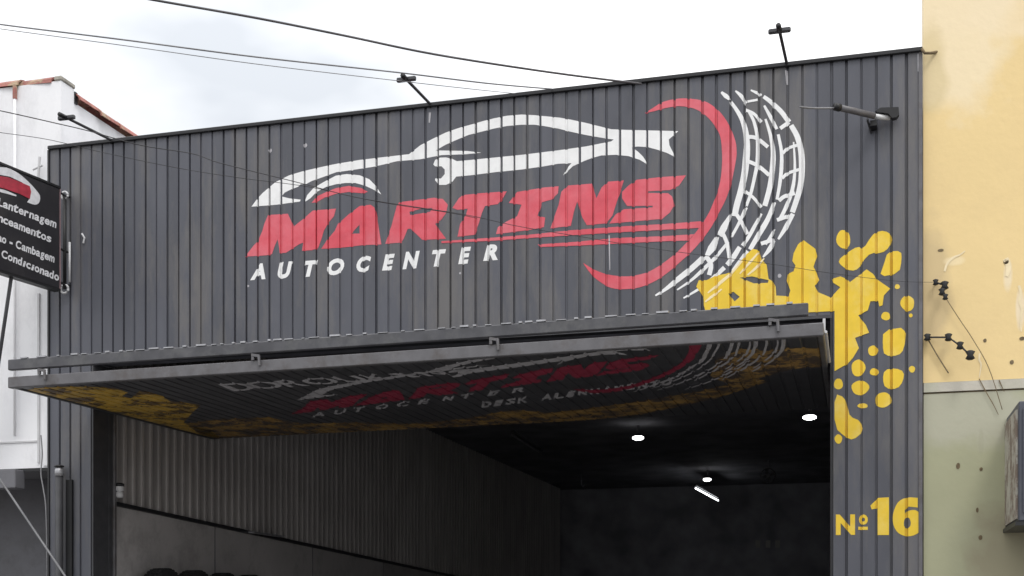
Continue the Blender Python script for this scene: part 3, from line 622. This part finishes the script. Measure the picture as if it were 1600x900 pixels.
# ------------------------------------------------------------------ post on the left pier
p = at(100, 740); px0 = p.x
t = empty('guard_post', (px0, -.09, .13), 'dark vertical pipe with grey domed cap against the left pier', 'post')
MB().tube([(px0, -.07, .13), (px0, -.07, p.z - .03)], .034, 14).build('post_pipe', 'darkframe', t, smooth=True)
MB().lathe([(.038, -.03), (.041, .0), (.038, .03), (.02, .05)], (px0, -.07, p.z - .0), n=16).build('post_collar', 'galv', t, smooth=True)
MB().lathe([(.043, .051), (.043, .062), (.02, .07)], (px0, -.07, p.z), n=16).build('post_cap', 'black', t, smooth=True)
MB().box(px0 + .040, px0 + .10, -.03, -.004, .13, p.z - .06).build('post_shadow', 'black', t)  # black strip standing in for the pipe's shadow on the pier

# ------------------------------------------------------------------ lamp arms on the parapet
def arm(px0, py0, lab, px1, py1, bar=True):
    a = at(px0, py0, 'y', -.02); a.z = TOP + .02
    b = at(px1, py1, 'y', -.66); c = b + (b - a).normalized() * .10
    t = empty('lamp_arm', a, lab, 'bracket', 'bracket arms over the parapet')
    mb = MB(); mb.tube([a + Vector((0, .03, -.03)), a, b], .012, 8); mb.build('arm_rod', 'cable', t, smooth=True)
    MB().box(b.x - .075, b.x + .075, b.y - .02, b.y + .02, b.z - .014, b.z + .014).build('crossbar', 'darkframe', t, bevel=.004)
    MB().tube([b + Vector((0, 0, .0)), c], .019, 8).build('tip_fitting', 'black', t, smooth=True)
    for s in (-1, 1): MB().lathe([(.010, -.016), (.015, -.01), (.015, .01), (.010, .016)], (b.x + s * .066, b.y, b.z), n=10).build('end_knob', 'darkframe', t)
arm(172, 216, 'thin dark bracket arm over the left end of the parapet, before the white house', 104, 184)
arm(671, 166, 'thin dark bracket arm leaning left above the roof of the painted car', 635, 124)
arm(1229, 100, 'thin dark bracket arm standing up above the painted tyre tread', 1218, 48)

# service bracket with black hood
p = at(1388, 176, 'y', -.08)
t = empty('service_bracket', (p.x, 0, p.z), 'grey service pipe on the cladding with a black hood and white insulator, upper right', 'bracket')
q0 = at(1306, 167, 'y', -.34); q1 = at(1366, 181, 'y', -.14)
MB().tube([q0, q1], .023, 12).build('service_pipe', 'frame', t, smooth=True)
d = (q1 - q0).normalized()
MB().tube([q0 - d * .012, q0 + d * .035], .028, 12).build('pipe_collar', 'black', t, smooth=True)
h0 = at(1366, 178, 'y', -.09); 
MB().tube([at(1366, 182, 'y', -.10), at(1390, 184, 'y', -.06)], .020, 10).build('insulator', 'porc', t, smooth=True)
h = [at(x, y, 'y', -.11) for x, y in ((1368, 173), (1376, 168), (1404, 167), (1405, 178), (1401, 183), (1394, 184), (1388, 177), (1371, 175))]
n = len(h); vs = h + [v + Vector((0, .06, 0)) for v in h]
MB().add(vs, [tuple(range(n)), tuple(range(n, 2 * n))[::-1]] + [(i, (i + 1) % n, n + (i + 1) % n, n + i) for i in range(n)]).build('hood', 'black', t)
MB().bar(q1 + Vector((-.05, 0, -.02)), Vector((q1.x - .02, .0, q1.z - .07)), .012, .02).build('stay', 'darkframe', t)
MB().box(q1.x - .03, q1.x + .02, -.11, -.001, q1.z - .06, q1.z - .02).build('wall_clamp', 'black', t)

# ------------------------------------------------------------------ white house on the left
house = empty('white_house', (-1.5, .1, 0), 'white rendered house wall with clay tile coping, left of the grey workshop', 'house')
HX, HY, HZ = .045, .11, 6.53
hz_b = 3.0
MB().box(-5, HX, HY, HY + .2, hz_b, HZ).build('front_wall', 'whitewall', house)
MB().box(HX - .2, HX - .002, HY + .202, 9, hz_b, HZ - .12).build('side_wall', 'whitewall', house)
MB().box(HX - .2, HX - .01, HY + .202, 9, 0, hz_b - .003).build('side_wall', 'greywall', house)
MB().box(-5, HX - .21, HY + .2, HY + .9, hz_b - .001, hz_b + .1).build('soffit', 'greywall', house)
MB().box(-5, HX - .005, HY + .75, HY + .9, 0, hz_b - .003).build('lower_wall', 'greywall', house)
MB().box(-5, at(27, 730, 'y', .0).x, HY - .14, HY - .001, hz_b - .19, hz_b - .02).build('shutter_box', 'greywall', house, bevel=.006)
MB().box(-5, HX - .01, HY - .02, HY - .001, hz_b - .03, hz_b + .0).build('lintel_edge', 'trim', house)
def tile_mesh(L_, r0, r1):
    mb = MB(); n = 7; vs = []
    for (yy, r) in ((0, r0), (L_, r1)):
        for s in (0, -.016):
            for k in range(n + 1):
                an = math.pi * k / n; vs.append(((r + s) * math.cos(an), yy, (r + s) * math.sin(an) * .75))
    m_ = n + 1
    fs = []
    for k in range(n):
        fs += [(k, k + 1, 2 * m_ + k + 1, 2 * m_ + k), (m_ + k + 1, m_ + k, 3 * m_ + k, 3 * m_ + k + 1), (k, m_ + k, m_ + k + 1, k + 1), (2 * m_ + k, 2 * m_ + k + 1, 3 * m_ + k + 1, 3 * m_ + k)]
    return mb.add(vs, fs)
tm = tile_mesh(.40, .115, .088).build('roof_tile', 'tile', None)
first = True
rt = random.Random(9)
def put_tile(loc, rz, rx=0.0):
    global first
    o = tm if first else tm.copy()
    if not first: COL.objects.link(o)
    first = False
    o.location = loc; o.rotation_euler = (rx, rt.uniform(-.05, .05), rz); 
    attach(o, house)
for k in range(14): put_tile((HX - .055 + rt.uniform(-.01, .01), HY + .22 + k * .33, HZ - .115 + rt.uniform(0, .035)), 0, .07)
for k in range(11): put_tile((HX - .10 - k * .34, HY + .09 + rt.uniform(-.01, .01), HZ - .015 + rt.uniform(0, .012)), R(90), .05)
MB().box(HX - .07, HX + .012, HY - .012, HY + .21, HZ + .001, HZ + .045).build('corner_cap', 'mortar', house, bevel=.01)
MB().box(HX - .01, HX + .01, HY + .20, HY + .24, HZ - .13, HZ - .02).build('coping_end', 'black', house)
x = at(20, 300, 'y', .05).x
MB().tube([(x, HY - .03, HZ - .10), (x, HY - .03, hz_b + .3)], .013, 10).build('drain_pipe', 'whitewall', house, smooth=True)
MB().bar((x, HY - .03, HZ - .13), (x, HY - .03, HZ - .0), .028, .028, (0, 1, 0)).build('drain_outlet', 'tile', house)
x = at(62, 600, 'y', .06).x
MB().box(x - .05, x - .03, HY - .016, HY - .001, hz_b + .05, 4.6).build('wall_strip', 'pvc', house)
MB().box(x + .01, x + .08, HY - .012, HY - .001, hz_b + .02, 4.1).build('wall_strip', 'whitewall', house)
MB().box(-5, x - .06, HY - .010, HY - .001, hz_b + .24, hz_b + .255).build('wall_ledge', 'pvc', house)

# ------------------------------------------------------------------ yellow and green building on the right
yb = empty('yellow_building', (9, .03, 0), 'tall building wall with stained yellow paint above and olive green below, far right', 'building')
YX = FW + .012; zl = 3.385
MB().box(YX, 12, .03, .22, zl + .0, 7.4).build('upper_wall', 'yellowwall', yb)
MB().box(YX + .003, 12, .024, 7.9, zl - .072, zl - .002).build('paint_band', 'band', yb)
MB().box(YX + .003, 12, .034, 7.9, 0, zl - .084).build('lower_wall', 'greenwall', yb)
MB().box(YX + .004, 12, .045, 7.8, zl - .084, zl - .072).build('wall_joint', 'stain', yb)
rk = random.Random(21)
def wallmark(name, px, py, rx, ry, m, y=.03):
    c = at(px, py, 'y', y); s = c.y + 9.953; k = 1 / (FPX * 1.05) * s
    P = ellipse(0, 0, rx * k, ry * k, 9); V = [(c.x + a, y - .003, c.z + b) for a, b in P]
    MB().add(V + [(v[0], y + .004, v[2]) for v in V], [tuple(range(9)), tuple(range(9, 18))[::-1]] + [(i, (i + 1) % 9, 9 + (i + 1) % 9, 9 + i) for i in range(9)]).build(name, m, yb)
for q in ((1470, 391, 4.5, 2.2), (1572, 409, 4, 4), (1597, 529, 4, 3), (1581, 566, 3, 3.5), (1539, 532, 2.5, 3)): wallmark('paint_chip', *q, 'stain')
for q in ((1497, 728, 3, 5), (1533, 733, 2.5, 3), (1527, 797, 2, 4), (1532, 840, 3, 4)): wallmark('paint_chip', *q, 'stain', .034)
def crack(P, w, m, y):
    V, F = stroke(P, w, w, w * .5); V3 = [at(a, b, 'y', y - .003) for a, b in V]; MB().add(V3, F).build('wall_crack', m, yb)
crack([(1530, 592), (1541, 613), (1552, 632), (1560, 648)], 1.6, 'stain', .02)
crack([(1561, 594), (1569, 612)], 2, 'stain', .02)
for P, w in (([(1476, 424), (1479, 414), (1484, 407), (1492, 401), (1500, 398), (1508, 392)], 3.5), ([(1571, 404), (1576, 416), (1573, 432)], 9), ([(1592, 446), (1595, 458), (1593, 470), (1597, 484), (1594, 500), (1596, 518)], 4), ([(1531, 552), (1530, 562), (1533, 570), (1530, 590)], 3)):
    crack(P, w, 'plaster', .03)
# loose piece of wire bracket at the parapet corner
t = empty('iron_hook', at(1455, 83, 'y', 0), 'short bent iron bar sticking out of yellow wall at parapet corner', 'hook')
MB().tube([at(1440, 76, 'y', -.03), at(1445, 83, 'y', -.03), at(1455, 83, 'y', -.02), at(1464, 81, 'y', .04)], .011, 8).build('bar', 'stain', t, smooth=True)

# box at the far right
bx = empty('wall_box', at(1590, 720, 'y', 0), 'dark slate metal box with peeling side projecting from green wall, right edge', 'box')
X0 = at(1570, 740, 'y', .03).x
MB().box(X0 + .012, X0 + .9, -.70, .033, 2.28, 3.10).build('box_body', 'slate', bx, bevel=.008)
MB().box(X0, X0 + .011, -.66, .033, 2.30, 3.05).build('side_panel', 'peel', bx)
MB().box(X0 - .012, X0 + .92, -.72, .033, 2.25, 2.277).build('base_lip', 'trim', bx)
MB().box(X0 + .04, X0 + .88, -.715, -.702, 2.34, 3.05).build('front_panel', 'slate', bx)

# ------------------------------------------------------------------ insulator racks on the yellow wall
def knobs(pts, lab, yy, rod=True):
    P = [at(a, b, 'y', yy + i * -.03) for i, (a, b, r) in enumerate(pts)]
    t = empty('insulator_rack', P[0], lab, 'insulators')
    wl = P[0].copy(); wl.y = .03
    MB().tube([wl] + P, .007, 6).build('rack_rod', 'cable', t, smooth=True)
    for p, (_, _, r) in zip(P, pts):
        k = r / 1978.6 * 8.6
        MB().lathe([(k * .5, -k), (k, -k * .7), (k * .6, 0), (k, k * .7), (k * .5, k)], p, n=12).build('insulator', 'black', t, smooth=True)
knobs([(1462, 441, 5), (1476, 446, 7), (1472, 456, 6), (1477, 464, 5)], 'cluster of dark insulators on yellow wall where the thin wire ends', -.02)
knobs([(1449, 527, 6), (1482, 527, 6.5), (1500, 540, 6.5), (1516, 555, 8)], 'row of four black knobs descending along yellow wall', -.02)

# ------------------------------------------------------------------ cables
def cable(pts, r, lab, m='cable', k=6, name='overhead_cable', group='thin cables strung over the street front', r2=None):
    P = [tuple(at(a, b, 'y', y)) for a, b, y in pts]; P = spline(P, k) if len(P) > 2 else P
    o = MB().tube(P, r, 6, r2).build(name, m, smooth=True); return tag(o, lab, 'cable', group)
cable([(180, -12, -2.5), (235, -1, -2.4), (400, 28, -2), (540, 56, -1.5), (680, 85, -1.1), (860, 113, -.6), (1002, 131, -.05)], .0080, 'topmost dark cable crossing the white sky from the top edge to the parapet', 'midcable')
cable([(-40, 30, -2.5), (0, 38, -2.3), (200, 63, -2), (400, 89, -1.6), (620, 113, -1.0), (760, 130, -.6), (862, 139, -.04)], .0055, 'grey cable in the sky, upper one of the close pair at left', 'lightcable')
cable([(-40, 38, -2.5), (0, 45, -2.3), (200, 72, -2), (400, 100, -1.6), (620, 126, -1.0), (745, 140, -.5), (805, 146, -.04)], .0028, 'faint thin cable in the sky, lower one of the close pair at left', 'lightcable')
cable([(-40, 167, -1.5), (0, 173, -1.4), (85, 192, -1.25), (140, 205, -1.1), (220, 227, -.95), (300, 240, -.85), (345, 255, -.8), (465, 285, -.6), (555, 308, -.45), (640, 322, -.35), (730, 336, -.3), (812, 354, -.22), (915, 371, -.14), (1025, 389, -.10), (1200, 412, -.06), (1300, 427, -.05), (1400, 439, -.04), (1462, 441, -.03)], .0042, 'thin dark wire crossing the white house and sagging across the red lettering', r2=.0016)
cable([(-40, 200, -1.5), (0, 207, -1.4), (75, 218, -1.2), (160, 238, -1.0), (275, 262, -.8), (375, 278, -.7), (482, 292, -.5), (595, 316, -.3), (700, 332, -.1), (745, 341, -.03)], .0024, 'fainter thin wire below the other across the left of the cladding')
cable([(1250, 167, -.6), (1268, 169, -.5), (1303, 169, -.34)], .007, 'pale short cable entering the service pipe at the upper right', 'lightcable', 4, 'service_cable', None)
cable([(1478, 466, .0), (1500, 500, .0), (1520, 530, .0), (1545, 575, .0), (1566, 640, .0)], .003, 'thin loose cable hanging diagonally on the yellow wall', 'stain', 5, 'hanging_cable')
cable([(1450, 530, .0), (1465, 556, .0), (1482, 583, .0)], .005, 'short dark cable tail under the row of black knobs', 'stain', 5, 'hanging_cable')
cable([(64, 680, .03), (66, 710, .02), (64, 740, .0), (68, 765, .0), (72, 800, .0), (74, 900, .0), (75, 960, 0)], .006, 'loose grey cable hanging down beside the edge of the white house', 'lightcable', 5, 'hanging_cable')
cable([(-30, 705, -.5), (2, 752, -.5), (60, 838, -.5), (103, 902, -.5), (140, 960, -.5)], .0095, 'pale taut stay wire slanting down at the lower left', 'lightcable', 3, 'stay_wire')

# ------------------------------------------------------------------ projecting sign
r0 = ray(93, 450); P0 = CAM + r0 * ((-.153 - CAM.y) / r0.y)
sd = Vector((-.176, -.984, 0)).normalized(); sn = Vector((sd.y, -sd.x, 0)) * -1
if sn.x < 0: sn = -sn
zt = on(93, 295, P0, sn).z; zb = on(93, 451, P0, sn).z; SL = 1.25; TH = .07
sign = empty('projecting_sign', (P0.x, P0.y, zb), 'black projecting signboard with red and white emblem and rows of white lettering, at left', 'sign')
def sbox(u0, u1, z0, z1, d0, d1):
    vs = [P0 + sd * u + sn * d + Vector((0, 0, z - P0.z)) for z in (z0, z1) for u, d in ((u0, d0), (u1, d0), (u1, d1), (u0, d1))]
    return MB().add(vs, [(0, 3, 2, 1), (4, 5, 6, 7), (0, 1, 5, 4), (1, 2, 6, 5), (2, 3, 7, 6), (3, 0, 4, 7)])
sbox(0, SL, zb, zt, -TH, 0).build('board', 'signblack', sign, bevel=.004)
sbox(-.012, -.002, zb, zt, -TH, .004).build('end_strip', 'pink', sign)
for z0, z1 in ((zb - .022, zb - .002), (zt + .002, zt + .022)): sbox(-.01, SL, z0, z1, -TH, .006).build('frame_rail', 'black', sign)
board = [o for o in sign.children if o.name.startswith('board')][0]
def sdec(name, VF, m, off, label=None):
    V, F = VF; V3 = [on(a, b, P0, sn) + sn * off for a, b in V]; bm = decal_bm(V3, F); bm.normal_update()
    return tag(finish(bm, name, m, board, sn), label)
sdec('emblem_ring', poly(spline([(-12, 262), (10, 262), (30, 272), (46, 286), (56, 297), (62, 306), (61, 316), (54, 320), (42, 316)], 3) + [(46, 310), (46, 296), (34, 285), (15, 276), (-12, 271)]), 'signwhite', .003)
sdec('emblem_bar', poly([(-12, 274), (12, 277), (30, 284), (46, 291), (48, 300), (46, 311), (30, 303), (10, 296), (-12, 290)]), 'signred', .005)
sdec('emblem_arc', stroke([(-12, 296), (5, 299), (25, 306)], 3, 5, 2), 'signwhite', .004)
def row(txt, x0, y0, x1, y1, h):     # baseline from (x0,y0) to (x1,y1)
    n = len(txt); wsum = 0; ws = [(.45 if c in ' .ilI-' else .8 if c in 'mMwC' else .62) for c in txt]; tot = sum(ws); u = 0
    for c, w in zip(txt, ws):
        a = x0 + (x1 - x0) * u / tot; b = x0 + (x1 - x0) * (u + w * .98) / tot; u += w
        if c == ' ': continue
        s = (y1 - y0) / (x1 - x0); yb = y0 + s * (a - x0)
        G = glyph(c, .03, .15)
        hh = h * (1 if (c.isupper() or c in 'ldbhkft') else .72)
        if c == '-': sdec('sign_letter', poly([(a, yb - h * .5), (b, yb - h * .5 + s * (b - a)), (b, yb - h * .25 + s * (b - a)), (a, yb - h * .25)]), 'signwhite', .003); continue
        sdec('sign_letter', fit(G, a, yb - hh, b, yb + (h * .25 if c in 'gpjç' else 0), s), 'signwhite', .003)
row('e - Lanternagem', -30, 311, 88, 357, 13)
row('Balanceamentos', -34, 333, 80, 380, 13)
row('Suspensao - Cambagem', -52, 358, 85, 411, 13)
row('Ar - Condicionado', -30, 389, 92, 440, 13)
# wall bracket of the sign
mb = MB(); x0 = at(102, 308, 'y', -.04).x; zT = at(102, 306, 'y', -.04).z; zB = at(102, 452, 'y', -.04).z
MB().tube([(x0, -.05, zB), (x0, -.05, zT)], .017, 10).build('bracket_tube', 'black', sign, smooth=True)
MB().tube([(x0 + .045, -.04, zB + .06), (x0 + .045, -.04, zT - .42)], .010, 8).build('bracket_rod', 'pvc', sign, smooth=True)
for z, r_ in ((zT, .033), (zB, .038)):
    pts = [(x0 + r_ * math.cos(k * math.pi / 7), -.05, z + r_ * math.sin(k * math.pi / 7)) for k in range(15)]
    MB().tube(pts, .010, 6).build('bracket_ring', 'pvc', sign, smooth=True)
for z in (zT, zB + .04, (zT + zB) / 2 - .08): MB().tube([P0 + Vector((-.01, 0, z - P0.z)), (x0, -.05, z), (x0 + .02, .0, z)], .010, 6).build('bracket_arm', 'black', sign)
a = on(22, 430, P0, sn) - sn * .03; b = at(-25, 720, 'y', .08)
MB().tube([a, b], .016, 8).build('brace', 'darkframe', sign, smooth=True)
# small cable tie on facade right of sign
t = tag(MB().tube([at(128, 365, 'y', -.012), at(132, 372, 'y', -.014), at(130, 380, 'y', -.012)], .009, 6).build('cable_clip', 'pvc'), 'tiny pale cable clip on the cladding right of the black sign', 'clip')
# antenna-like bracket above the sign
p = at(58, 262, 'y', .05)
t = empty('wall_bracket', p, 'small grey bracket with crosspiece on the white wall above the sign', 'bracket')
MB().tube([(p.x, .06, p.z - .12), (p.x + .02, .06, p.z + .10)], .012, 6).build('upright', 'pvc', t)
MB().tube([(p.x - .05, .06, p.z - .01), (p.x + .05, .06, p.z + .02)], .009, 6).build('crosspiece', 'pvc', t)
